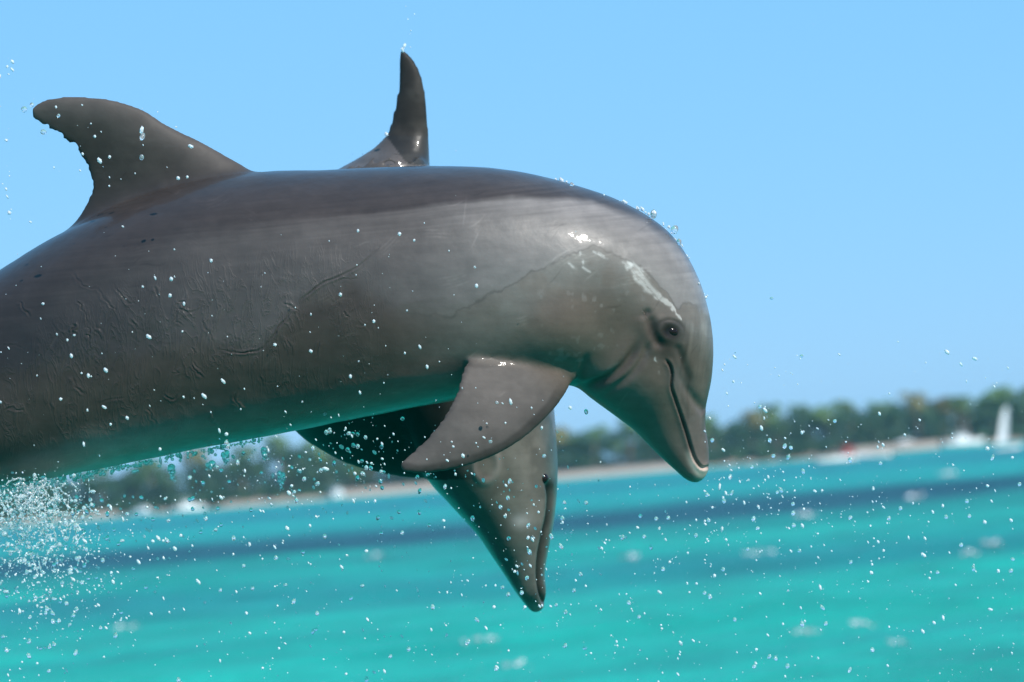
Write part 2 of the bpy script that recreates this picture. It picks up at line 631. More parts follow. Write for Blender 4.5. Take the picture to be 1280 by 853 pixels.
def beach_tent(px, dist):
    x = px_x(px, dist)
    z = 0.35
    root = empty("beach_shelter", (x, dist, z))
    V = [(-1.5, -1, 1.6), (1.5, -1, 1.6), (1.5, 1, 1.6), (-1.5, 1, 1.6), (0, 0, 2.3),
         (-1.5, -1, 1.5), (1.5, -1, 1.5), (1.5, 1, 1.5), (-1.5, 1, 1.5)]
    T = [(0, 1, 4), (1, 2, 4), (2, 3, 4), (3, 0, 4)]
    Q = [(0, 5, 6, 1), (1, 6, 7, 2), (2, 7, 8, 3), (3, 8, 5, 0)]
    obj("roof", np_mesh("roof", V, Q, T, smooth=False), M_SAIL, root)
    for sx in (-1.4, 1.4):
        for sy in (-.9, .9):
            obj("post", rod_mesh("post", (sx, sy, 0), (sx, sy, 1.52), .05), M_METAL, root)
    root.scale = (.75, .75, .5)
    tag(root, "white roofed shelter standing on the right hand beach", "shelter")


beach_tent(1118, 504)


def sail_boat(px, dist):
    root = empty("sailing_boat", (px_x(px, dist), dist, 0), 0.5)
    obj("hull", hull_mesh(4.0, 1.3, .55), M_HULL, root)
    top = (0.75, 0, 5.6)
    obj("mast", rod_mesh("mast", (0.1, 0, .3), top, .05), M_METAL, root)
    obj("boom", rod_mesh("boom", (0.1, 0, 1.0), (-1.5, .5, 0.95), .04), M_METAL, root)
    V = []
    n = 10
    for i in range(n + 1):
        t = i / n
        lx, lz = 0.08 + 0.65 * t, 1.0 + 4.5 * t
        wd = 1.3 * (1 - .5 * t) * (1 - max(0, t - .85) * 3.2)
        for j in range(7):
            s = j / 6
            V.append((lx - s * wd * .95, s * wd * .3 + .25 * math.sin(math.pi * s) * (1 - .5 * t), lz - .06 * s))
    Q = [(i*7+j, i*7+j+1, (i+1)*7+j+1, (i+1)*7+j) for i in range(n) for j in range(6)]
    obj("sail", np_mesh("sail", V, Q), M_SAIL, root)
    tag(root, "small sailing boat with one tall white sail at the right edge", "sailing boat")
    return root


sail_boat(1245, 300).scale = (.62, .62, .62)

# breaking wave crests: low white patches scattered on the water
def foam():
    spots = [(155, 777, 26, 16), (790, 691, 20, 12), (1185, 730, 30, 10), (1212, 685, 20, 10), (950, 685, 60, 8), (1005, 780, 26, 12), (1075, 770, 22, 12),
             (990, 748, 16, 8), (1240, 672, 14, 8), (1120, 792, 22, 12), (1010, 640, 18, 8), (1143, 618, 18, 8), (600, 790, 40, 8), (1185, 590, 22, 5),
             (640, 820, 60, 8), (470, 690, 30, 6)]
    Vs, Ts, base = [], [], 0
    for (px, py, wpx, hpx) in spots:
        dirv = fwd + right * ((px - CX) / F) + up * ((CY - py) / F)
        if dirv.z >= 0: continue
        t = (CAM_Z - 0.12) / -dirv.z
        d = CAM + dirv * t
        w = wpx * t / F / 2
        h = hpx * t / F / 2
        n = 12
        # little froth lumps piled along a crest
        for q in range(n):
            x = d.x + RNG.normal() * w * .5
            y = d.y + RNG.normal() * 0.25
            z = 0.05 + RNG.random() * max(.02, h) * .45 * math.exp(-((x - d.x) / w) ** 2)
            r = RNG.uniform(.006, .016) * t / 40
            v = RNG.normal(size=(8, 3)) * r * np.array([2.0, 1.5, 1])
            pts = v + np.array([x, y, z])
            Vs.append(pts)
            Ts.append(np.array([[0, 1, 2], [2, 3, 4], [4, 5, 6], [5, 6, 7], [0, 3, 7], [1, 4, 6]]) + base)
            base += 8
    o = obj("wave_foam", np_mesh("wave_foam", np.concatenate(Vs), None, np.concatenate(Ts), smooth=False),
            simple_mat("foam", (0.75, 0.78, 0.78), 0.7, 5.0, 0.1))
    tag(o, "white froth on small breaking crests across the turquoise water", "foam", kind="stuff")


foam()


# ------------------------------------------------------------------ dolphins
def loc(px, py, w, D):
    """photo column/row at depth D + w to the dolphin's own metres (sideways, away, up)"""
    s = (D + w) / F
    return ((px - CX) * s, w, (CY - py) * s)


def loft_body(rings, D, n=360, k=112, ex=2.25, exl=2.85):
    R_ = catmull(rings, n)
    V = []
    th = np.linspace(0, 2 * np.pi, k, endpoint=False)
    c, s = np.cos(th), np.sin(th)
    sg = lambda a, e: np.sign(a) * np.abs(a) ** (2 / e)
    for r in R_:
        top, bot, hw = r[0:2], r[2:4], max(r[4], 1.0)
        mid, half = (top + bot) / 2, (top - bot) / 2
        cc = np.where(c > 0, sg(c, ex), sg(c, exl))
        ss = np.where(c > 0, sg(s, ex), sg(s, exl))     # the lower flank is fuller than the back
        # fuller below the middle, narrower along the back
        ss = ss * (1 - 0.06 * cc)
        px = mid[0] + half[0] * cc
        py = mid[1] + half[1] * cc
        w = hw * ss * D / F + (r[5] if len(r) > 5 else 0.0)
        q = (D + 0 * w) / F
        V.append(np.stack([(px - CX) * q, w, (CY - py) * q], 1))
    V = np.concatenate(V)
    i = np.arange(n * k).reshape(n, k)
    j = np.roll(i, -1, 1)
    Q = np.stack([i[:-1], j[:-1], j[1:], i[1:]], -1).reshape(-1, 4)
    # end caps
    V = np.vstack([V, V[:k].mean(0), V[-k:].mean(0)])
    a, b = n * k, n * k + 1
    T = [(a, j[0, q], i[0, q]) for q in range(k)] + [(b, i[-1, q], j[-1, q]) for q in range(k)]
    return V, Q, np.array(T)


def loft_fin(secs, n=70, k=40, edge=1.6, sharp=0.75):
    """secs rows: leading edge xyz, trailing edge xyz, half thickness (metres); the blade's normal follows its own surface"""
    S = catmull(np.asarray(secs, float), n)
    LE, TE, T = S[:, :3], S[:, 3:6], S[:, 6]
    span = np.gradient((LE + TE) / 2, axis=0)
    ch = TE - LE
    nrm = np.cross(ch, span)
    nrm /= np.linalg.norm(nrm, axis=1)[:, None] + 1e-12
    V = []
    a = np.linspace(0, 2 * np.pi, k, endpoint=False)
    cpos = (1 - np.cos(a)) / 2            # 0 at leading edge, 1 at trailing
    sgn = np.sign(np.sin(a))
    prof = np.abs(np.sin(a)) * (1 - cpos * 0.62) ** sharp * 1.25
    for q in range(n):
        V.append(LE[q] + cpos[:, None] * ch[q] + (sgn * prof)[:, None] * nrm[q] * max(T[q], edge * 1e-3))
    V = np.concatenate(V)
    i = np.arange(n * k).reshape(n, k)
    j = np.roll(i, -1, 1)
    Q = np.stack([i[:-1], j[:-1], j[1:], i[1:]], -1).reshape(-1, 4)
    V = np.vstack([V, V[:k].mean(0), V[-k:].mean(0)])
    x, y = n * k, n * k + 1
    Tt = [(x, j[0, q], i[0, q]) for q in range(k)] + [(y, i[-1, q], j[-1, q]) for q in range(k)]
    return V, Q, np.array(Tt)


def outward(V, Q, T):
    """flip the winding when the enclosed volume comes out negative"""
    tri = np.vstack([Q[:, [0, 1, 2]], Q[:, [0, 2, 3]], T])
    vol = (V[tri[:, 0]] * np.cross(V[tri[:, 1]], V[tri[:, 2]])).sum()
    if vol < 0:
        Q, T = Q[:, ::-1], T[:, ::-1]
    return V, Q, T


def fuse(pieces, voxel):
    """union of closed pieces by a voxel remesh: one continuous skin"""
    Vs, Qs, Ts, base = [], [], [], 0
    for p_ in pieces:
        V, Q, T = outward(*p_)
        Vs.append(V); Qs.append(Q + base); Ts.append(T + base)
        base += len(V)
    me = np_mesh("raw", np.concatenate(Vs), np.concatenate(Qs), np.concatenate(Ts))
    o = bpy.data.objects.new("raw", me)
    COL.objects.link(o)
    md = o.modifiers.new("r", 'REMESH')
    md.mode = 'VOXEL'
    md.voxel_size = voxel
    bpy.context.view_layer.update()
    ev = o.evaluated_get(bpy.context.evaluated_depsgraph_get())
    out = bpy.data.meshes.new_from_object(ev)
    bpy.data.objects.remove(o); bpy.data.meshes.remove(me)
    return out


def coords(me):
    a = np.empty(len(me.vertices) * 3, np.float32)
    me.vertices.foreach_get("co", a)
    return a.reshape(-1, 3).astype(float)


def normals(me):
    a = np.empty(len(me.vertices) * 3, np.float32)
    me.vertices.foreach_get("normal", a)
    return a.reshape(-1, 3).astype(float)


def relax(me, it, weight=None):
    V = coords(me)
    e = np.empty(len(me.edges) * 2, np.int32)
    me.edges.foreach_get("vertices", e)
    e = e.reshape(-1, 2)
    n = len(V)
    deg = np.bincount(e.ravel(), minlength=n)[:, None]
    for q in range(it):
        S = np.stack([np.bincount(e[:, 0], V[e[:, 1], d], n) + np.bincount(e[:, 1], V[e[:, 0], d], n) for d in range(3)], 1)
        L = S / np.maximum(deg, 1) - V
        f = 0.5 if q % 2 == 0 else -0.51      # Taubin: smooths without shrinking
        if weight is not None and q % 2 == 1: V = V + L * f * (1 - weight[:, None])
        else: V = V + L * f
    me.vertices.foreach_set("co", V.astype(np.float32).ravel())
    me.update()


def subdivide(me):
    o = bpy.data.objects.new("raw", me)
    COL.objects.link(o)
    md = o.modifiers.new("s", 'SUBSURF')
    md.levels = 1
    bpy.context.view_layer.update()
    ev = o.evaluated_get(bpy.context.evaluated_depsgraph_get())
    out = bpy.data.meshes.new_from_object(ev)
    bpy.data.objects.remove(o); bpy.data.meshes.remove(me)
    return out


def set_attrs(me, color, wet, wrinkle):
    n = len(me.vertices)
    a = me.attributes.new("skin", 'FLOAT_COLOR', 'POINT')
    a.data.foreach_set("color", np.hstack([color, np.ones((n, 1))]).astype(np.float32).ravel())
    for nm, arr in (("wet", wet), ("wrinkle", wrinkle)):
        a = me.attributes.new(nm, 'FLOAT', 'POINT')
        a.data.foreach_set("value", arr.astype(np.float32))


def skin_material():
    mt, t, p = material("wet_dolphin_skin")
    at = node(t, "ShaderNodeAttribute", attribute_name="skin")
    wet = node(t, "ShaderNodeAttribute", attribute_name="wet")
    wr = node(t, "ShaderNodeAttribute", attribute_name="wrinkle")
    tc = node(t, "ShaderNodeTexCoord")
    n1 = node(t, "ShaderNodeTexNoise", Scale=34.0, Detail=9.0, Roughness=0.6)
    t.links.new(tc.outputs["Object"], n1.inputs["Vector"])
    mp = node(t, "ShaderNodeMapping")
    mp.inputs["Scale"].default_value = (7, 7, 34)
    mp.inputs["Rotation"].default_value = (0, math.radians(-6), 0)
    t.links.new(tc.outputs["Object"], mp.inputs["Vector"])
    n2 = node(t, "ShaderNodeTexNoise", Scale=1.4, Detail=6.0, Roughness=0.65)
    t.links.new(mp.outputs[0], n2.inputs["Vector"])
    ad = node(t, "ShaderNodeMath", operation='ADD')
    t.links.new(n1.outputs["Fac"], ad.inputs[0]); t.links.new(n2.outputs["Fac"], ad.inputs[1])
    mr = node(t, "ShaderNodeMapRange")
    mr.inputs["From Min"].default_value = 0.6; mr.inputs["From Max"].default_value = 1.4
    mr.inputs["To Min"].default_value = 0.80; mr.inputs["To Max"].default_value = 1.20
    t.links.new(ad.outputs[0], mr.inputs["Value"])
    mx = node(t, "ShaderNodeVectorMath", operation='SCALE')
    t.links.new(at.outputs["Color"], mx.inputs[0])
    t.links.new(mr.outputs[0], mx.inputs["Scale"])
    t.links.new(mx.outputs[0], p.inputs["Base Color"])
    rr = node(t, "ShaderNodeMapRange")
    rr.inputs["To Min"].default_value = 0.55; rr.inputs["To Max"].default_value = 0.36
    t.links.new(wet.outputs["Fac"], rr.inputs["Value"])
    t.links.new(rr.outputs[0], p.inputs["Roughness"])
    p.inputs["IOR"].default_value = 1.42
    p.inputs["Specular IOR Level"].default_value = 0.22
    cw = node(t, "ShaderNodeMath", operation='MULTIPLY')
    cw.inputs[1].default_value = 0.5
    t.links.new(wet.outputs["Fac"], cw.inputs[0])
    t.links.new(cw.outputs[0], p.inputs["Coat Weight"])
    p.inputs["Coat Roughness"].default_value = 0.05
    p.inputs["Coat IOR"].default_value = 1.33
    # rivulets of the water film running down the flank, fine skin grain elsewhere
    mp2 = node(t, "ShaderNodeMapping")
    mp2.inputs["Scale"].default_value = (34, 20, 11)
    mp2.inputs["Rotation"].default_value = (0, math.radians(14), 0)
    t.links.new(tc.outputs["Object"], mp2.inputs["Vector"])
    n3 = node(t, "ShaderNodeTexNoise", Scale=1.0, Detail=5.0, Roughness=0.55, Distortion=1.6)
    t.links.new(mp2.outputs[0], n3.inputs["Vector"])
    rg = node(t, "ShaderNodeValToRGB")     # narrow ridges
    e = rg.color_ramp.elements
    e[0].position = 0.40; e[0].color = (0, 0, 0, 1)
    e[1].position = 0.62; e[1].color = (0, 0, 0, 1)
    k = e.new(0.50); k.color = (1, 1, 1, 1)
    k = e.new(0.455); k.color = (0.12, 0.12, 0.12, 1)
    k = e.new(0.545); k.color = (0.2, 0.2, 0.2, 1)
    t.links.new(n3.outputs["Fac"], rg.inputs[0])
    ml = node(t, "ShaderNodeMath", operation='MULTIPLY')
    t.links.new(rg.outputs[0], ml.inputs[0]); t.links.new(wr.outputs["Fac"], ml.inputs[1])
    b1 = node(t, "ShaderNodeBump", Strength=0.3, Distance=0.005)
    t.links.new(ml.outputs[0], b1.inputs["Height"])
    n4 = node(t, "ShaderNodeTexNoise", Scale=75.0, Detail=4.0)
    t.links.new(tc.outputs["Object"], n4.inputs["Vector"])
    b2 = node(t, "ShaderNodeBump", Strength=0.10, Distance=0.004)
    t.links.new(n4.outputs["Fac"], b2.inputs["Height"])
    t.links.new(b1.outputs[0], b2.inputs["Normal"])
    t.links.new(b2.outputs[0], p.inputs["Normal"])
    t.links.new(b2.outputs[0], p.inputs["Coat Normal"])
    return mt


M_SKIN = skin_material()
M_EYE = simple_mat("eyeball", (0.012, 0.007, 0.006), 0.12, 60.0, 0.3, **{"Specular IOR Level": 0.25})


def frame(name, D, px, py):
    """an Empty under the animal's belly, turned as the animal lies; its parts use the animal's own metres"""
    o = empty(name)
    base = Vector(loc(px, py, 0, D))
    M = Matrix((right, fwd, up)).transposed().to_4x4()
    M.translation = CAM + fwd * D + right * base.x + up * base.z
    o.matrix_world = M
    return o, np.array(base)


def gauss(d, s): return np.exp(-(d / s) ** 2)


# ---- near dolphin
ringsA = [  # back point, belly point, half width (photo px)
    (-775, 905, -762, 934, 11), (-650, 808, -622, 868, 18), (-500, 690, -450, 790, 36), (-360, 580, -295, 722, 62), (-235, 493, -150, 655, 84),
    (-130, 425, -40, 615, 104), (-30, 358, 60, 599, 124), (70, 295, 160, 579, 140), (180, 246, 265, 558, 151), (300, 217, 370, 538, 157),
    (420, 212, 460, 520, 158), (540, 208, 545, 504, 152), (640, 213, 620, 492, 144), (720, 232, 676, 484, 134), (785, 256, 706, 481, 123),
    (835, 290, 723, 485, 113), (866, 335, 738, 497, 104), (884, 385, 757, 511, 94), (891, 430, 776, 525, 80), (890, 472, 797, 541, 62),
    (883, 508, 816, 560, 45), (882, 535, 832, 576, 34), (885, 558, 845, 588, 28), (886, 576, 855, 597, 23), (885, 588, 864, 602, 17), (881, 597, 872, 603, 9)]


def mirror(secs):
    S = np.asarray(secs, float).copy()
    S[:, 1] *= -1; S[:, 4] *= -1
    return S


def fin_secs(rows, D):
    return [loc(a, b, wl, D) + loc(c, d, wt, D) + (th * D / F,) for (a, b, wl, c, d, wt, th) in rows]


def build_near():
    D = D1
    body = loft_body(ringsA, D)
    dorsal = loft_fin(fin_secs([
        (352, 262, 0, 10, 360, 0, 72), (334, 232, 0, 50, 315, 0, 46), (316, 213, 0, 84, 284, 0, 28), (284, 194, 0, 104, 257, 0, 18.5),
        (246, 174, 0, 112, 236, 0, 14), (210, 158, 0, 111, 217, 0, 12), (181, 139, 0, 104, 200, 0, 10.5), (145, 126, 0, 89, 182, 0, 9),
        (105, 121, 0, 73, 170, 0, 7.5), (70, 122, 0, 55, 158, 0, 5.5), (50, 127, 0, 43, 150, 0, 4), (40, 135, 0, 38, 144, 0, 3)], D))
    flip = fin_secs([
        (745, 420, -.03, 690, 415, -.06, 22), (734, 436, -.062, 655, 434, -.11, 21), (726, 454, -.088, 622, 443, -.160, 18), (714, 481, -.130, 591, 446, -.194, 15),
        (693, 511, -.165, 578, 464, -.215, 12.5), (662, 542, -.20, 571, 488, -.233, 10.5), (628, 565, -.226, 559, 514, -.246, 9.5), (592, 580, -.243, 543, 537, -.255, 8),
        (555, 589, -.256, 524, 557, -.26, 6.5), (525, 592, -.263, 509, 571, -.265, 5), (505, 590, -.268, 499, 580, -.268, 3.5)], D)
    fl_near = loft_fin(flip)
    # the other flipper lies close along the far side, out of sight behind the chest
    far = fin_secs([(742, 425, .06, 690, 420, .06, 20), (722, 446, .12, 650, 430, .10, 19), (700, 455, .17, 612, 430, .165, 16),
                    (660, 462, .23, 575, 430, .22, 13), (610, 462, .29, 540, 434, .27, 10), (560, 458, .34, 515, 440, .32, 7), (515, 450, .37, 498, 444, .36, 4)], D)
    fl_far = loft_fin(far)
    fluke = []
    for sg in (1, -1):
        fluke.append(loft_fin([loc(-690, 845, 0.0, D) + loc(-800, 925, 0.0, D) + (.022,), loc(-715, 862, sg * .07, D) + loc(-812, 930, sg * .05, D) + (.017,),
                               loc(-765, 885, sg * .17, D) + loc(-845, 948, sg * .14, D) + (.012,), loc(-822, 922, sg * .26, D) + loc(-868, 962, sg * .235, D) + (.007,),
                               loc(-872, 958, sg * .31, D) + loc(-880, 970, sg * .30, D) + (.004,)], n=40, k=28))
    me = fuse([body, dorsal, fl_near, fl_far] + fluke, 0.0042)
    # soften: everywhere a little, strongly where the fins grow out of the body
    V = coords(me)
    px = CX + V[:, 0] * F / (D + V[:, 1]); py = CY - V[:, 2] * F / (D + V[:, 1])
    d1, _ = poly_dist(px, py, [(60, 310), (130, 275), (220, 240), (330, 215)])
    d2, _ = poly_dist(px, py, [(722, 470), (700, 455), (665, 448)])
    wgt = np.maximum(gauss(d1, 42), 0.95 * gauss(d2, 22) * (np.abs(V[:, 1]) < .2))
    relax(me, 56, wgt)
    me = subdivide(me)
    V, N = coords(me), normals(me)
    px = CX + V[:, 0] * F / (D + V[:, 1]); py = CY - V[:, 2] * F / (D + V[:, 1])
    side = np.clip(np.abs(N[:, 1]) * 1.6, 0, 1)
    # how far each point of the flipper region stands proud of the plain body: 0 on the body, 1 on the blade
    fo = np.zeros(len(V))
    BV = body[0][:360 * 112].reshape(360, 112, 3)
    BN = np.cross(np.gradient(BV, axis=0), np.roll(BV, -1, 1) - np.roll(BV, 1, 1)).reshape(-1, 3)
    BN /= np.linalg.norm(BN, axis=1)[:, None] + 1e-12
    BV = BV.reshape(-1, 3)
    if (BN[:, 1] * BV[:, 1]).sum() < 0: BN = -BN
    keep = np.nonzero((BV[:, 1] < 0) & (np.abs(BV[:, 0]) < .5))[0]
    kd = KDTree(len(keep))
    for q in keep: kd.insert(BV[q], int(q))
    kd.balance()
    cand = np.nonzero((px > 480) & (px < 740) & (py > 425) & (py < 606) & (V[:, 1] < -.06))[0]
    near = np.array([kd.find(V[q])[1] for q in cand])
    hgt = ((V[cand] - BV[near]) * BN[near]).sum(1)
    fo[cand] = sstep(.004, .020, hgt)
    bodyw = 1 - fo
    S = D / F                                  # metres per px
    nz = lambda sc, o=3: fbm(V * sc + 20, o)
    n_lo, n_mid, n_hi = nz(9), nz(28), nz(95, 2)
    disp = np.zeros(len(V))

    def groove(pts, width, depth, fade=(0.0, 0.1), lip=0.0):
        d, t = poly_dist(px, py, smooth_line(pts))
        f = sstep(-1e-3, fade[0] + 1e-3, t) * (1 - sstep(1 - fade[1], 1.001, t))
        g = -depth * gauss(d, width) + lip * (gauss(d, width * 2.6) - gauss(d, width * 1.2))
        return g * f * S * side * bodyw, gauss(d, width) * f * side * bodyw

    mouth_pts = [(829, 447), (836, 456), (839, 468), (838, 482), (844, 500), (851, 520), (857, 540), (863, 560), (870, 577), (878, 585), (886, 583)]
    g, mouth = groove(mouth_pts, 1.9, 2.6, (0.06, 0.0), 2.4); disp += g
    g, m2 = groove([(884, 514), (874, 506), (864, 494), (855, 478), (848, 462), (842, 448)], 7, 4.0, (0.05, 0.45)); disp += g       # melon above the beak
    g, m3 = groove([(803, 418), (795, 436), (783, 454), (764, 470), (738, 481), (722, 484)], 6, 4.4, (0.3, 0.0), 3.0); disp += g       # neck fold
    g, m4 = groove([(812, 424), (804, 446), (790, 466), (768, 484), (752, 497)], 5, 2.6, (0.15, 0.3), 2.0); disp += g
    g, m5 = groove([(740, 436), (732, 448), (728, 462), (720, 478)], 6, 2.0, (0.45, 0.1), 1.0); disp += g                              # behind the flipper
    g, ear = groove([(806, 393), (809, 391)], 5, 3.0, (0, 0)); disp += g
    g, h1 = groove([(812, 392), (814, 408), (820, 424), (830, 438)], 6, 3.2, (.2, .25), 2.0); disp += g         # hollow behind the eye
    g, h2 = groove([(842, 428), (850, 444), (858, 466), (866, 486)], 5, 2.4, (.15, .4), 1.4); disp += g          # hollow from the eye to the beak
    # eye: brow swelling, socket, lids
    ex, ey = 836.0, 414.0
    ca, sa = math.cos(math.radians(22)), math.sin(math.radians(22))
    dx, dy = px - ex, py - ey
    a_, b_ = (dx * ca + dy * sa) / 1.25, (-dx * sa + dy * ca)
    er = np.hypot(a_, b_)
    lowl = np.clip((-dx * .75 + dy * .66) / (np.hypot(dx, dy) + 1e-6), 0, 1)     # towards the lower back of the eye
    upr = np.clip((dx * .5 - dy * .86) / (np.hypot(dx, dy) + 1e-6) * .7 + .3, 0, 1)
    disp += S * side * (6.0 * gauss(er, 26) - 3.0 * gauss(er, 8) + .7 * gauss(er - 10, 2.8) * lowl - .8 * gauss(er - 13.5, 2.4) * upr + .4 * gauss(er - 10, 2.6) * upr)
    # cheek, jaw and flank swellings
    disp += S * side * 5 * gauss(np.hypot(px - 818, (py - 480) * .8), 24)
    disp += S * side * 3 * gauss(np.hypot(px - 868, (py - 540) * .6), 14)
    disp -= S * side * 4 * gauss(np.hypot(px - 772, py - 425), 40)
    disp += S * side * 4 * gauss(np.hypot((px - 690) * .8, py - 400), 60)
    disp += S * bodyw * 4 * gauss(np.hypot((px - 690) * .7, py - 415), 32) * (V[:, 1] < 0)      # shoulder carrying the flipper
    # wrinkles and rivulet edges of the water film on the flank
    W_lines = [[(268, 434), (285, 439), (305, 441), (325, 438), (338, 425), (350, 408), (362, 392), (378, 374)],
               [(372, 378), (388, 366), (398, 357), (418, 348), (440, 338), (462, 322), (484, 298)],
               [(120, 355), (130, 372), (140, 385), (150, 391)], [(138, 352), (152, 370), (162, 380), (172, 377)],
               [(88, 338), (104, 358), (122, 362), (134, 374)], [(222, 385), (236, 391), (247, 388)], [(250, 400), (262, 418), (268, 432)],
               [(90, 470), (96, 486), (108, 494)], [(205, 492), (216, 500), (222, 492)], [(0, 432), (20, 432), (34, 438)], [(118, 506), (138, 500), (158, 497)],
               [(318, 468), (334, 478), (352, 476)], [(60, 400), (72, 412), (84, 430)], [(162, 398), (172, 410), (184, 418)]]
    wl_col = np.zeros(len(V))
    rw = np.random.default_rng(17)
    for q in range(38):
        x0, y0 = rw.uniform(-60, 430), rw.uniform(345, 535)
        L = rw.uniform(10, 34); an = rw.choice([rw.normal(1.15, .25), rw.normal(.2, .3)], p=[.8, .2])
        k_ = np.linspace(0, 1, 5)
        W_lines.append([(x0 + L * t_ * math.cos(an) + rw.normal(0, 2), y0 + L * t_ * math.sin(an) + rw.normal(0, 1.5)) for t_ in k_])
    for q, pts in enumerate(W_lines):
        A_ = np.asarray(pts)
        ii = np.nonzero((px > A_[:, 0].min() - 12) & (px < A_[:, 0].max() + 12) & (py > A_[:, 1].min() - 12) & (py < A_[:, 1].max() + 12))[0]
        wob = (n_hi[ii] - .5) * 7
        d, t = poly_dist(px[ii] + wob, py[ii] - wob * .6, smooth_line(pts, 14))
        f = sstep(0, .2, t) * (1 - sstep(.7, 1, t)) * (.25 + .75 * sstep(.35, .65, n_mid[ii])) * (1.0 if q < 2 else rw.uniform(.35, .8))
        disp[ii] += S * f * (.9 * gauss(d - 2.2, 1.7) - .8 * gauss(d, 1.4)) * bodyw[ii] * side[ii]
        wl_col[ii] = np.maximum(wl_col[ii], f * gauss(d, 1.8))
    disp += S * bodyw * (n_lo - .5) * 3.0 + S * (n_mid - .5) * 0.7
    # nicked trailing edge of the dorsal fin
    te, _ = poly_dist(px, py, [(40, 150), (56, 158), (74, 171), (90, 182), (104, 201), (111, 220), (112, 240)])
    V2 = V + N * disp[:, None]
    edge = gauss(te, 4)
    nick = edge * np.maximum(0, fbm(np.stack([px * .12, py * .12, px * 0], 1), 2) - .5) * 16 * S
    V2[:, 0] += nick * .8; V2[:, 2] += nick * .5
    # chin and upper jaw part slightly at the tip
    me.vertices.foreach_set("co", V2.astype(np.float32).ravel())
    me.update()

    # ---- colour of the skin: dark cape, grey flank, pale belly, scuffs and dried patches
    C = lambda r, g_, b: np.array([r, g_, b])
    wob = (n_lo - .5) * 26 + (n_mid - .5) * 8
    cape_y = np.interp(px, [-900, -300, 0, 120, 230, 330, 430, 540, 640, 740, 805, 845, 872, 900], [1200, 640, 392, 335, 292, 284, 272, 257, 247, 253, 275, 306, 345, 420])
    cs = np.interp(px, [0, 300, 460, 760, 860], [40, 16, 4, 5, 14])
    cape = 1 - sstep(-1, 1, (py - cape_y + wob * .25) / cs)
    fin_d = sstep(26, -26, py - np.interp(px, [0, 100, 200, 330, 400], [330, 270, 240, 215, 80]) + 8 + wob * .3)
    film_y = np.interp(px, [-300, 0, 100, 240, 325, 380, 440, 500, 560, 640, 700, 740, 765, 800, 830, 846, 856, 870, 900],
                       [700, 468, 455, 432, 438, 374, 352, 392, 398, 356, 322, 309, 316, 336, 366, 392, 382, 388, 400])
    film = sstep(-5, 5, py - film_y + wob * .45 + (n_hi - .5) * 9)
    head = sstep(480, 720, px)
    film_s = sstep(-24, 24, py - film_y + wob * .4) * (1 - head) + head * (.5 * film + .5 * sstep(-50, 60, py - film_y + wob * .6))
    belly_y = np.interp(px, [-800, -300, 0, 70, 150, 260, 400, 560, 700, 724, 760, 800, 850, 872], [960, 740, 588, 562, 535, 512, 490, 458, 452, 476, 506, 542, 594, 610])
    belly = sstep(-26, 40, py - belly_y + wob * .4)
    belly = belly * (1 - gauss(poly_dist(px, py, [(582, 452), (640, 448), (700, 458), (722, 470)])[0], 24) * (V[:, 1] < 0) * sstep(560, 580, px))
    head = sstep(480, 720, px)
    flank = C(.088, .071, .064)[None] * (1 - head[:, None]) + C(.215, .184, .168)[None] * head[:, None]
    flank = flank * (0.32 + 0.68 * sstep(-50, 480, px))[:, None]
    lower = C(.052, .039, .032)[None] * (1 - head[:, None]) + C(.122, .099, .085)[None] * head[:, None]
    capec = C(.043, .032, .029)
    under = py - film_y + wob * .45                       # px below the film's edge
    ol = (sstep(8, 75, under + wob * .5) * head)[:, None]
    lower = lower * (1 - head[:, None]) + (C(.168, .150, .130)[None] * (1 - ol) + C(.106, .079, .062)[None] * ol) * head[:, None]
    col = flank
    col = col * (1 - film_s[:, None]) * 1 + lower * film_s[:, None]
    col = col * (1 - cape[:, None] * .92) + capec[None] * cape[:, None] * .92
    col = col * (1 - belly[:, None] * .8 * (1 - fo[:, None])) + (C(.30, .115, .095)[None] + C(.18, .17, .16)[None] * sstep(420, 60, px)[:, None]) * belly[:, None] * .8 * (1 - fo[:, None])
    mott = sstep(.42, .72, n_mid * .5 + n_lo * .5)
    col = col * (0.93 + .14 * mott)[:, None]
    # fine streaks of the cape edge, combed along the body
    st = fbm(np.stack([px * .012, (py + px * .10) * .35, px * 0], 1), 3)
    col *= (1 + (st - .5) * .45 * gauss(py - cape_y, 40))[:, None]
    # lower head: greenish grey jaw, forehead lighter
    jaw = sstep(0, 1, 1 - poly_dist(px, py, [(745, 490), (800, 500), (835, 560), (860, 592)])[0] / 42) * (px > 715)
    col = col * (1 - .55 * jaw[:, None]) + C(.130, .098, .082)[None] * .55 * jaw[:, None]
    beak = sstep(0, 1, 1 - poly_dist(px, py, smooth_line([(846, 470), (862, 520), (874, 560), (880, 578)]))[0] / 26) * (px > 800)
    col = col * (1 - .5 * beak[:, None]) + C(.125, .100, .092)[None] * .5 * beak[:, None]
    # dark eye ring and patch; shade of lids, mouth gape and folds painted in
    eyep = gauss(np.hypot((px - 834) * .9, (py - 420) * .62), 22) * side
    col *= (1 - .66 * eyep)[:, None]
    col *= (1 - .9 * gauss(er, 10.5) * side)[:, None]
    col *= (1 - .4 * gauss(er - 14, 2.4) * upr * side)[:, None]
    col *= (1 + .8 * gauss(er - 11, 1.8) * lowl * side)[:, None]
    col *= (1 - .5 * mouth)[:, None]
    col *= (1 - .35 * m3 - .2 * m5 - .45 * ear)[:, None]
    col *= (1 - .25 * wl_col)[:, None]
    # pale lip and chin tip
    dl, tl = poly_dist(px, py, smooth_line([(857, 552), (861, 568), (868, 583), (876, 590), (884, 588)]))
    lip = gauss(dl, 4.2) * sstep(.1, .6, tl) * side + .95 * gauss(np.hypot(px - 878, py - 593), 9)
    lip = np.clip(lip, 0, 1) * .85
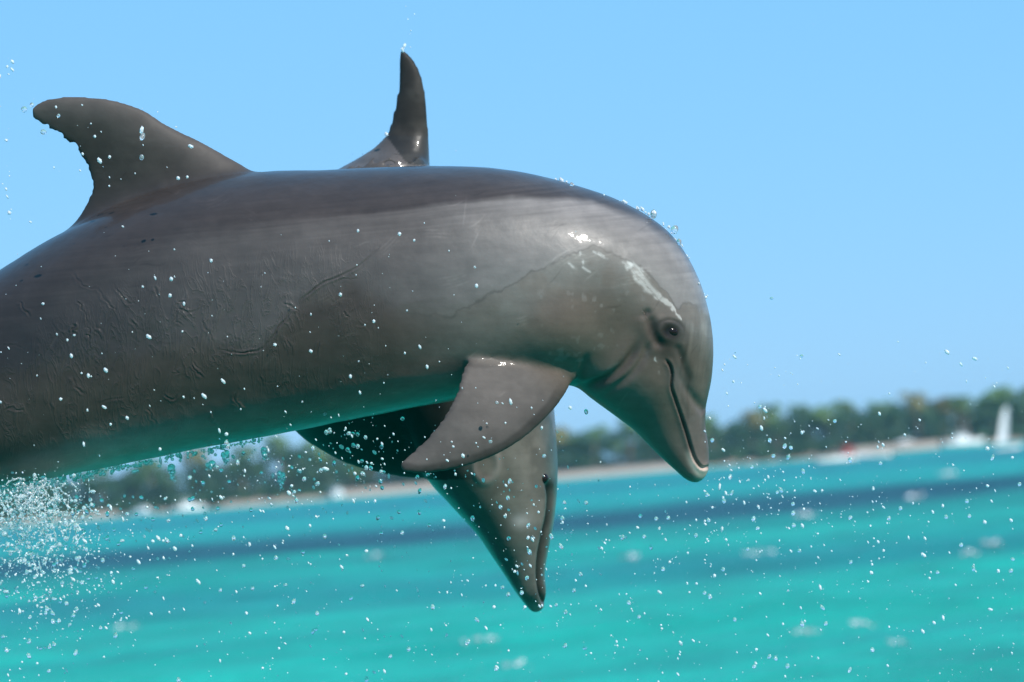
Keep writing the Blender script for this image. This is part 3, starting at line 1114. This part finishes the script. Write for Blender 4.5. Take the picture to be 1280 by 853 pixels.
    col = col * (1 - lip[:, None]) + C(.62, .45, .37)[None] * lip[:, None]
    # whitish dried scum along the edge of the film on the head
    dw, tw = poly_dist(px + (n_hi - .5) * 9 + (n_mid - .5) * 8, py + (n_mid - .5) * 12, smooth_line([(742, 314), (756, 321), (772, 320), (786, 330), (800, 345), (812, 361), (826, 374), (838, 384), (846, 398)]))
    thick = np.interp(tw, [0, .15, .3, .42, .62, .75, .9, 1], [2.0, 4.0, 5, 9.5, 9.0, 4.5, 3.0, 1.5])
    along = fbm(np.stack([(px - py) * .50, (px + py) * .07, px * 0], 1), 2)      # combed across the band
    white = (1 - sstep(thick * .35, thick * 1.15, dw)) * side
    white *= np.interp(tw, [0, .3, .42, 1], [.35, .6, 1, 1]) * (.45 + .75 * sstep(.25, .6, along)) * sstep(np.interp(tw, [0, .35, .45], [.5, .38, .1]), np.interp(tw, [0, .35, .45], [.6, .55, .42]), n_hi * .6 + n_mid * .4)
    white = np.clip(white, 0, 1)
    for (ax, ay, bx, by) in ((712, 330, 720, 337), (729, 334, 738, 340), (724, 312, 730, 330), (818, 447, 823, 466)):
        dd, _ = poly_dist(px + (n_hi - .5) * 6, py, [(ax, ay), (bx, by)])
        white = np.maximum(white, .6 * gauss(dd, 1.3) * side * sstep(.35, .6, n_hi))
    white *= .85
    col = col * (1 - white[:, None]) + C(.58, .54, .50)[None] * white[:, None]
    edge_ = gauss(under + (n_hi - .5) * 9, 1.7) * sstep(440, 640, px) * (1 - sstep(862, 880, px)) * side
    col *= (1 - .30 * edge_)[:, None]
    # combed streaks down the face in front of the eye, specks behind it
    fs = fbm(np.stack([(px + (py - 400) * .12) * .22, py * .018, px * 0], 1), 3)
    col *= (1 + (fs - .5) * .75 * sstep(838, 856, px) * sstep(375, 415, py) * sstep(560, 500, py))[:, None]
    sp_ = sstep(.62, .74, n_hi) * sstep(.45, .6, n_mid) * sstep(640, 700, px) * sstep(15, 40, under) * sstep(830, 790, px) * sstep(480, 440, py)
    col = col * (1 - .22 * sp_[:, None]) + C(.30, .27, .25)[None] * .22 * sp_[:, None]
    col *= (1 - .40 * h1 - .34 * h2)[:, None]  # hollows by the eye: their shadow darkened into the colour
    # brown smears below the film on the head
    br = sstep(.45, .62, fbm(V * 17 + 3, 3)) * film * head * (1 - belly)
    col = col * (1 - .4 * br[:, None]) + C(.120, .086, .066)[None] * .4 * br[:, None]
    # dorsal fin: slightly greyer, lighter along the front edge
    fd = fin_d
    fr, _ = poly_dist(px, py, [(45, 128), (100, 121), (145, 126), (181, 139), (210, 158), (284, 194), (316, 213)])
    col = col * (1 - fd[:, None]) + (C(.044, .038, .032) * 1.0)[None] * fd[:, None] * (.85 + .4 * mott)[:, None]
    col = col * (1 - .5 * (fd * gauss(fr, 28))[:, None]) + C(.125, .102, .092)[None] * .5 * (fd * gauss(fr, 28))[:, None]
    # flipper: paler grey upper face with a darker wet rim
    fe, te_ = poly_dist(px, py, smooth_line([(707, 487), (688, 515), (660, 543), (628, 565), (592, 580), (555, 589), (525, 592), (500, 586)]))
    fo_c = fo * sstep(8, 55, poly_dist(px, py, [(728, 430), (722, 462), (700, 452)])[0])
    fc = C(.086, .070, .062)[None] * (.9 + .25 * mott)[:, None]
    rim = 1 - sstep(9, 15, fe + wob * .3)
    fc = fc * (1 - .42 * rim[:, None])
    fcr, _ = poly_dist(px + wob * .2, py, smooth_line([(584, 449), (604, 452), (620, 450)]))
    fc = fc * (1 - .3 * (1 - sstep(6, 11, fcr)))[:, None]
    col = col * (1 - fo_c[:, None]) + fc * fo_c[:, None]
    # parallel rake marks left by other dolphins' teeth
    rr_ = np.random.default_rng(8)
    for q in range(16):
        x0, y0 = rr_.uniform(40, 800), rr_.uniform(235, 450)
        L, an, bend = rr_.uniform(35, 110), rr_.normal(-.15, .45), rr_.normal(0, 6)
        ii = np.nonzero((np.abs(px - x0 - L * .5 * math.cos(an)) < L * .5 + 25) & (np.abs(py - y0 - L * .5 * math.sin(an)) < L * .5 + 25))[0]
        for z in range(rr_.integers(2, 6)):
            ox, oy = -math.sin(an) * z * 4.2, math.cos(an) * z * 4.2
            a0, a1 = rr_.uniform(0, .3), rr_.uniform(.65, 1)
            ln = [(x0 + ox + L * t_ * math.cos(an), y0 + oy + L * t_ * math.sin(an) + bend * math.sin(math.pi * t_)) for t_ in np.linspace(a0, a1, 6)]
            if not len(ii): continue
            dd, tt = poly_dist(px[ii], py[ii], ln)
            col[ii] *= (1 + .26 * gauss(dd, 1.2) * np.sin(np.pi * tt) * (.3 + .7 * sstep(.35, .6, n_hi[ii])) * (1 - fo[ii]))[:, None]
    # scratches
    rs = np.random.default_rng(5)
    for q in range(70):
        x0, y0 = rs.uniform(0, 860), rs.uniform(220, 560)
        L, an = rs.uniform(8, 46), rs.normal(-.25, .5)
        x1, y1 = x0 + L * math.cos(an), y0 + L * math.sin(an)
        box = (px > x0 - 4) & (px < x1 + 4) & (np.abs(py - (y0 + y1) / 2) < L)
        ii = np.nonzero(box)[0]
        if not len(ii): continue
        dd, tt = poly_dist(px[ii], py[ii] + 3 * np.sin(px[ii] * .15 + q), [(x0, y0), (x1, y1)])
        col[ii] *= (1 + rs.choice([-.22, .28]) * gauss(dd, 1.1) * np.sin(np.pi * tt))[:, None]
    wet = np.clip(.55 + .35 * (1 - film) - .1 * cape - .5 * white - .25 * head * film - .5 * fo - .75 * fin_d, 0, 1)
    wrk = np.clip(sstep(520, 330, px) * sstep(10, 110, py - cape_y) * (1 - .7 * belly) * (1 - fd) * sstep(.36, .6, n_lo), 0, 1) * bodyw
    set_attrs(me, np.clip(col, .01, .9), wet, wrk)

    root, base = frame("bottlenose_dolphin", D, 420, 530)
    me.transform(Matrix.Translation(Vector(-base)))
    me.name = "body"
    obj("body", me, M_SKIN, root)
    # eyes: a glossy dark ball set in each socket
    Vn = V2
    for sgn in (-1, 1):
        sel = (np.hypot(px - ex, py - ey) < 7) & (np.sign(V[:, 1]) == sgn)
        c = Vn[sel].mean(0) - base
        bm = bmesh.new()
        bmesh.ops.create_uvsphere(bm, u_segments=24, v_segments=14, radius=7.6 * S)
        for v in bm.verts: v.co.x *= 1.25; v.co.y *= .7; v.co.z *= .82
        bmesh.ops.rotate(bm, verts=bm.verts, matrix=Matrix.Rotation(math.radians(22), 3, 'Y'))
        em = bpy.data.meshes.new("eye"); bm.to_mesh(em); bm.free()
        em.polygons.foreach_set("use_smooth", [True] * len(em.polygons))
        o = obj("eye", em, M_EYE, root, Vector((c[0], c[1] - sgn * 4.6 * S, c[2])))
    tag(root, "near grey dolphin in mid leap, sharp, with the curved dorsal fin and dark eye", "dolphin", "leaping dolphins")
    return V2, px, py, base, root


NEAR_V, NEAR_PX, NEAR_PY, NEAR_BASE, NEAR = build_near()

# ---- far dolphin
ringsB = [
    (-330, 660, -312, 690, 11), (-250, 590, -220, 650, 20), (-130, 500, -80, 610, 48), (0, 405, 60, 565, 76), (140, 318, 195, 530, 106), (280, 258, 330, 512, 130),
    (410, 226, 425, 508, 146), (520, 232, 480, 520, 150), (600, 268, 505, 548, 142), (652, 330, 520, 577, 128), (681, 408, 538, 604, 112),
    (690, 480, 558, 626, 108), (695, 545, 578, 648, 96), (697, 600, 597, 669, 82), (693, 648, 613, 692, 68), (685, 690, 628, 714, 50),
    (681, 718, 642, 736, 38), (683, 740, 653, 752, 27), (682, 754, 661, 762, 14), (678, 763, 668, 768, 8)]


def build_far():
    D = D2
    body = loft_body(ringsB, D, n=240, k=80)
    dorsal = loft_fin(fin_secs([
        (552, 262, -.02, 330, 262, 0, 46), (541, 228, -.01, 395, 228, 0, 60), (537, 206, 0, 430, 207, 0, 40), (536, 186, 0, 464, 187, 0, 22), (535, 165, 0, 484, 168, 0, 12),
        (534, 145, 0, 491, 146, 0, 10.5), (532, 122, 0, 496, 120, 0, 9), (528, 100, 0, 497, 98, 0, 7.5), (521, 82, 0, 497, 80, 0, 6), (512, 69, 0, 499, 69, 0, 4.5), (506, 63, 0, 501, 64, 0, 3)], D))
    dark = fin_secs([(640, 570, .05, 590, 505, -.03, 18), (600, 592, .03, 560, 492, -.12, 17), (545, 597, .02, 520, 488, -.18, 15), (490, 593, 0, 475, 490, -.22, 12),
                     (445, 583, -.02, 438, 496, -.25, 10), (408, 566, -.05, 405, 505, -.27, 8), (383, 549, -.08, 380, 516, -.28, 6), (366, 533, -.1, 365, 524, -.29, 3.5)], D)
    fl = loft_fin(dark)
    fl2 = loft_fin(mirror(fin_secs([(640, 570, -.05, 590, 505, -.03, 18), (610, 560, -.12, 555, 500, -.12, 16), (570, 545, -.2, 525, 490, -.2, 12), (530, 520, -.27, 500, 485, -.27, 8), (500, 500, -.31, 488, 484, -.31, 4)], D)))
    fluke = []
    for sg in (1, -1):
        fluke.append(loft_fin([loc(-270, 610, 0.0, D) + loc(-350, 680, 0.0, D) + (.022,), loc(-290, 622, sg * .07, D) + loc(-362, 686, sg * .05, D) + (.017,),
                               loc(-330, 642, sg * .17, D) + loc(-395, 700, sg * .14, D) + (.012,), loc(-382, 680, sg * .26, D) + loc(-420, 716, sg * .235, D) + (.007,),
                               loc(-428, 712, sg * .31, D) + loc(-436, 722, sg * .30, D) + (.004,)], n=40, k=28))
    me = fuse([body, dorsal, fl, fl2] + fluke, 0.0068)
    V = coords(me)
    px = CX + V[:, 0] * F / (D + V[:, 1]); py = CY - V[:, 2] * F / (D + V[:, 1])
    d1, _ = poly_dist(px, py, [(400, 225), (545, 225)])
    relax(me, 24, gauss(d1, 25))
    me = subdivide(me)
    V, N = coords(me), normals(me)
    px = CX + V[:, 0] * F / (D + V[:, 1]); py = CY - V[:, 2] * F / (D + V[:, 1])
    S = D / F
    side = np.clip(np.abs(N[:, 1]) * 1.6 + .3, 0, 1)
    n_lo, n_mid = fbm(V * 9 + 40, 3), fbm(V * 28 + 40, 3)
    disp = S * (n_lo - .5) * 3
    d, t = poly_dist(px, py, smooth_line([(684, 598), (688, 620), (686, 645), (680, 672), (675, 698), (674, 720), (677, 740), (681, 752)]))
    f = sstep(0, .08, t)
    mouth = gauss(d, 4.0) * f
    disp += S * side * (-5.5 * mouth + 2 * (gauss(d, 9) - gauss(d, 4)) * f)
    o1 = np.abs(np.hypot((px - 607) / 1.0, (py - 580) / 1.45) - 15)
    fold = gauss(o1, 4.5) * (px < 640) * (py > 548)
    disp += S * 1.8 * fold * side
    V2 = V + N * disp[:, None]
    me.vertices.foreach_set("co", V2.astype(np.float32).ravel()); me.update()
    C = lambda r, g_, b: np.array([r, g_, b])
    col = np.tile(C(.128, .102, .086), (len(V), 1)) * (.8 + .4 * sstep(.4, .7, n_mid))[:, None]
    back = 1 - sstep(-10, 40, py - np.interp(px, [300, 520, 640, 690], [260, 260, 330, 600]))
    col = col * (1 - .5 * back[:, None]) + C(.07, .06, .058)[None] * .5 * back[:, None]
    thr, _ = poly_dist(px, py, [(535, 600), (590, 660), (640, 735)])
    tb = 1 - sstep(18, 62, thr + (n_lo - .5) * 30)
    col = col * (1 - .8 * tb[:, None]) + C(.045, .047, .042)[None] * .8 * tb[:, None]  # turned-away throat: its shade darkened into the colour
    pale, _ = poly_dist(px, py, smooth_line([(640, 560), (655, 620), (658, 680), (662, 725)]))
    col = col * (1 - .5 * gauss(pale, 18)[:, None]) + C(.20, .165, .145)[None] * .5 * gauss(pale, 18)[:, None]
    col *= (1 - .85 * mouth)[:, None]
    col *= (1 - .6 * gauss(np.hypot(px - 690, py - 606), 9))[:, None]
    col = col * (1 - .6 * fold[:, None]) + C(.24, .19, .17)[None] * .6 * fold[:, None]
    spot = gauss(np.hypot((px - 651) * .8, py - 651), 9) * side * (V[:, 1] < 0)
    col = col * (1 - .5 * spot[:, None]) + C(.55, .46, .45)[None] * .5 * spot[:, None]
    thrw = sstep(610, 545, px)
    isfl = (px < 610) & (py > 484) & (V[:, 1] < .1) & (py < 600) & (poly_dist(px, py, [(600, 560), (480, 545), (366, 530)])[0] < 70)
    col = np.where(isfl[:, None], C(.010, .0095, .0095)[None] * thrw[:, None] + col * (1 - thrw[:, None]), col)  # flipper's shaded underside painted near black
    tip = gauss(np.hypot(px - 672, py - 762), 8)
    col = col * (1 - .5 * tip[:, None]) + C(.3, .24, .2)[None] * .5 * tip[:, None]
    finm = (py < 206) & (py < np.interp(px, [470, 484, 512, 540], [150, 172, 210, 230]))
    col = np.where(finm[:, None], C(.036, .031, .026)[None] * (.8 + .5 * sstep(.4, .7, n_mid))[:, None], col)
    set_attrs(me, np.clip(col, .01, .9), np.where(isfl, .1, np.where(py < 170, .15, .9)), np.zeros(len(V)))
    root, base = frame("bottlenose_dolphin", D, 520, 590)
    me.transform(Matrix.Translation(Vector(-base)))
    me.name = "body"
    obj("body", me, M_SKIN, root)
    for sgn in (-1, 1):
        sel = (np.hypot(px - 679, py - 598) < 7) & (np.sign(V[:, 1]) == sgn)
        if not sel.any(): continue
        c = V2[sel].mean(0) - base
        bm = bmesh.new()
        bmesh.ops.create_uvsphere(bm, u_segments=18, v_segments=10, radius=6.5 * S)
        em = bpy.data.meshes.new("eye"); bm.to_mesh(em); bm.free()
        em.polygons.foreach_set("use_smooth", [True] * len(em.polygons))
        obj("eye", em, M_EYE, root, Vector((c[0], c[1] - sgn * 4 * S, c[2])))
    tag(root, "far dolphin diving beak down behind the near one, only fin, dark flipper and head showing", "dolphin", "leaping dolphins")
    return root


FAR = build_far()


# ------------------------------------------------------------------ spray
def drop_material(name, clear, rough):
    mt, t, p = material(name)
    p.inputs["Base Color"].default_value = (1, 1, 1, 1)
    p.inputs["Transmission Weight"].default_value = clear      # the rest is white put in for sun glints, and froth's trapped air
    p.inputs["IOR"].default_value = 1.33
    p.inputs["Roughness"].default_value = rough
    return mt


M_DROP = drop_material('water_drop', .84, .12)
M_SPRAY = drop_material('glint_white_spray', .5, .16)
M_FROTH = drop_material('aerated_froth', .74, .08)


def world_pt(px, py, dist):
    return CAM + (fwd + right * ((px - CX) / F) + up * ((CY - py) / F)) * dist


def ico(sub):
    bm = bmesh.new()
    bmesh.ops.create_icosphere(bm, subdivisions=sub, radius=1.0)
    V = np.array([v.co[:] for v in bm.verts]); T = np.array([[v.index for v in f.verts] for f in bm.faces])
    bm.free()
    return V, T


IV, IT = ico(1)
IV2, IT2 = ico(2)


def drop_mesh(seed):
    r = np.random.default_rng(seed)
    V = IV2 * (1 + .22 * (fbm(IV2 * 1.1 + seed * 3.7 + 9, 2) - .5)[:, None] * 2)
    V = V * np.array([1, 1, r.uniform(.8, 1.25)])
    return np_mesh("water_drop", V * 0.001, None, IT2)


def sample_drops():
    """(px, py, distance, radius px, where)"""
    r = np.random.default_rng(21)
    out = []

    def rad(n, lo=.55, sg=.64, mx=4.6): return np.clip(.53 * lo * np.exp(np.abs(r.normal(0, sg, n)) * 1.8), .35, min(mx, 2.5))

    def add(n, fx, fy, wh, dlo=-.45, dhi=.35, **kw):
        R_ = rad(n, **kw)
        for k_ in range(n): out.append((fx(), fy(), D1 + r.uniform(dlo, dhi), R_[k_], wh))
    U = lambda a, b: (lambda: r.uniform(a, b))
    G = lambda m_, s: (lambda: r.normal(m_, s))
    add(640, G(62, 46), G(690, 48), "in the thick spray under the near dolphin's tail end", lo=.62)
    add(820, lambda: abs(r.normal(0, 190)), lambda: 620 + abs(r.normal(60, 95)), "in the loose spray over the turquoise water at lower left", lo=.7)
    add(240, U(230, 480), lambda: r.normal(585, 26), "in the air under the near dolphin's belly", lo=.8)
    add(130, U(370, 620), U(515, 600), "in front of the far dolphin's dark flipper", dlo=-.45, dhi=.2, lo=.8)
    add(170, lambda: r.normal(640, 55), U(500, 760), "in front of the far dolphin's head", dlo=-.4, dhi=.2, lo=.8)
    add(480, U(330, 860), U(600, 860), "over the turquoise water below the dolphins", lo=.65)
    add(330, lambda: 880 + abs(r.normal(0, 150)), lambda: r.normal(610, 70), "to the right of the near dolphin's beak", lo=.65)
    add(430, U(780, 1290), U(600, 860), "over the turquoise water at lower right", lo=.6)
    add(120, U(900, 1280), U(440, 600), "before the far trees on the right", lo=.5)
    add(170, U(0, 600), lambda: r.normal(420, 90), "in front of the near dolphin's flank", dlo=-.62, dhi=-.28, lo=.6, mx=2.6)
    add(26, U(40, 240), U(130, 230), "in front of the near dolphin's dorsal fin", dlo=-.3, dhi=-.08, lo=.8, mx=3)
    add(22, lambda: abs(r.normal(8, 14)), U(70, 320), "in the blue air left of the dorsal fin tip", lo=.7, mx=2.6)
    add(8, G(512, 5), U(8, 60), "in the blue sky above the far dolphin's fin", dlo=.3, dhi=.7, lo=.8)
    add(40, U(560, 1280), U(20, 480), "in the blue sky above and ahead of the dolphins", lo=.4, sg=.25, mx=1.4)
    # beads thrown along the melon and back
    for k_ in range(38):
        t = r.random() ** .6
        x = np.interp(t, [0, .3, .55, .8, 1], [680, 775, 820, 856, 884]); y = np.interp(t, [0, .3, .55, .8, 1], [221, 252, 273, 318, 380])
        out.append((x + r.normal(1, 2), y - abs(r.normal(0, 2)), D1 + r.uniform(-.06, .05), r.uniform(.8, 2.6), "beading on the near dolphin's forehead"))
    for (x, y, q) in ((817, 268, 4.2), (843, 287, 5.0), (849, 303, 3.2), (30, 137, 4.2), (40, 131, 2.8), (54, 165, 4.0), (178, 171, 3.4), (177, 197, 2.6), (73, 145, 2.6), (503, 63, 2.2), (483, 168, 2.2)):
        out.append((x, y, D1 - .04 + (.75 if x in (503, 483) else 0) - (.1 if x in (178, 177, 73) else 0), q, "beading on the near dolphin's forehead" if x > 600 else
                    ("in the blue sky above the far dolphin's fin" if x > 400 else "in front of the near dolphin's dorsal fin")))
    return out


drops = sorted([d for d in sample_drops() if -10 < d[0] < 1290 and d[1] < 864], key=lambda d: -d[3])
protos_d = [drop_mesh(k_) for k_ in range(6)]
rd = random.Random(9)
for k_, (px, py, dist, rp, wh) in enumerate(drops[:290]):
    o = obj("water_drop", protos_d[k_ % 6], M_DROP, None, world_pt(px, py, dist))
    s = rp * dist / F * 1000
    o.scale = (s * rd.uniform(.8, 1.1), s, s * rd.uniform(.9, 1.5))
    o.rotation_euler = (rd.uniform(-.4, .4), rd.uniform(-.7, .7), rd.uniform(0, 6))
    tag(o, f"clear glinting drop of water {wh}", "water drop", f"water drops {wh}")
Vs, Ts, base = [], [], 0
rs = np.random.default_rng(4)
for (px, py, dist, rp, wh) in drops[290:]:
    s = rp * dist / F
    k2 = rs.uniform(0, 1) ** 2 * 1.3
    dv = np.array([.55, 0, -.83]) + rs.normal(size=3) * .25
    dv /= np.linalg.norm(dv)                 # drawn out along its fall
    Vs.append((IV * np.array([rs.uniform(.7, 1.1), 1, rs.uniform(.8, 1.2)]) + (IV @ dv)[:, None] * dv * k2) * s + np.array(world_pt(px, py, dist)))
    Ts.append(IT + base); base += len(IV)
tag(obj("fine_spray", np_mesh("fine_spray", np.concatenate(Vs), None, np.concatenate(Ts)), M_SPRAY),
    "fine spray of tiny water drops all round and below the dolphins", "spray", kind="stuff")


def splash():
    """broken sheet of water clinging along the belly line and tumbling down at the left edge"""
    r = np.random.default_rng(31)
    pts = []
    for k_ in range(420):                                 # film along the belly edge
        t = r.random() ** 1.5
        x = -20 + 350 * t
        y = np.interp(x, [-20, 60, 160, 260, 340], [607, 599, 580, 561, 545]) + abs(r.normal(0, 1)) * (7 - 5 * t)
        pts.append((x, y, r.uniform(-.05, .0), r.uniform(1.0, 3.4 - 1.8 * t)))
    for k_ in range(1700):                                # tumbling froth
        t = abs(r.normal(0, .75))
        x = r.normal(40 - 6 * t, 26 + 16 * t); y = 606 + 85 * t + r.normal(0, 10)
        pts.append((x, y, r.normal(-.14, .05), min(2.8, .55 * math.exp(abs(r.normal(0, .75))))))
    for s in range(150):                                  # thrown strings
        x, y = r.normal(48, 30), 596 + abs(r.normal(0, 48))
        an, w0, r0_ = r.normal(1.7, .7), -.14 + r.normal(0, .04), r.uniform(.55, 1.15)
        for q in range(int(r.uniform(7, 24))):
            an += r.normal(0, .11)
            x += math.cos(an) * 1.25; y += math.sin(an) * 1.25
            pts.append((x, y, w0 + .001 * q * r.normal(0, 1), r0_ * r.uniform(.75, 1.35)))
    for (x0, y0, L) in ((216, 584, 14), (283, 566, 12), (262, 580, 6), (330, 562, 10), (352, 592, 16)):   # drips and torn bits under the belly
        for q in range(L):
            pts.append((x0 + r.normal(0, 1.6), y0 + q * 1.4, -.05 + r.normal(0, .006), 2.6 * (1 - q / L) + .9))
    Vs, Ts, b = [], [], 0
    for (x, y, w, rp) in pts:
        s = rp * D1 / F
        st = r.uniform(.7, 1.5, 3)
        Vs.append(IV2 * st * s + np.array(loc(x, y, w, D1))); Ts.append(IT2 + b); b += len(IV2)
    me = np_mesh("raw", np.concatenate(Vs), None, np.concatenate(Ts))
    o = bpy.data.objects.new("raw", me); COL.objects.link(o)
    md = o.modifiers.new("r", 'REMESH'); md.mode = 'VOXEL'; md.voxel_size = 0.0011
    bpy.context.view_layer.update()
    out = bpy.data.meshes.new_from_object(o.evaluated_get(bpy.context.evaluated_depsgraph_get()))
    bpy.data.objects.remove(o); bpy.data.meshes.remove(me)
    relax(out, 2)
    out.polygons.foreach_set("use_smooth", [True] * len(out.polygons))
    out.name = "water_splash"
    print("splash faces", len(out.polygons))
    s_ = obj("water_splash", out, M_FROTH)
    M = Matrix((right, fwd, up)).transposed().to_4x4()
    M.translation = CAM + fwd * D1
    s_.matrix_world = M
    tag(s_, "frothy splash of clear water falling from the near dolphin's belly at the left edge", "splash", kind="stuff")


splash()


# ------------------------------------------------------------------ sea haze
def haze():
    me = box_mesh("haze", -3600, 3600, -300, 3600, -1.6, 16, 0.0001)
    mt = bpy.data.materials.new("haze"); mt.use_nodes = True
    t = mt.node_tree; t.nodes.clear()
    v = t.nodes.new("ShaderNodeVolumePrincipled")
    v.inputs["Color"].default_value = (0.42, 0.80, 0.96, 1)
    v.inputs["Density"].default_value = 0.0002
    v.inputs["Anisotropy"].default_value = 0.2
    o_ = t.nodes.new("ShaderNodeOutputMaterial")
    t.links.new(v.outputs[0], o_.inputs["Volume"])
    tag(obj("haze", me, mt), "thin blue sea haze over the whole bay", "haze", kind="stuff")


haze()
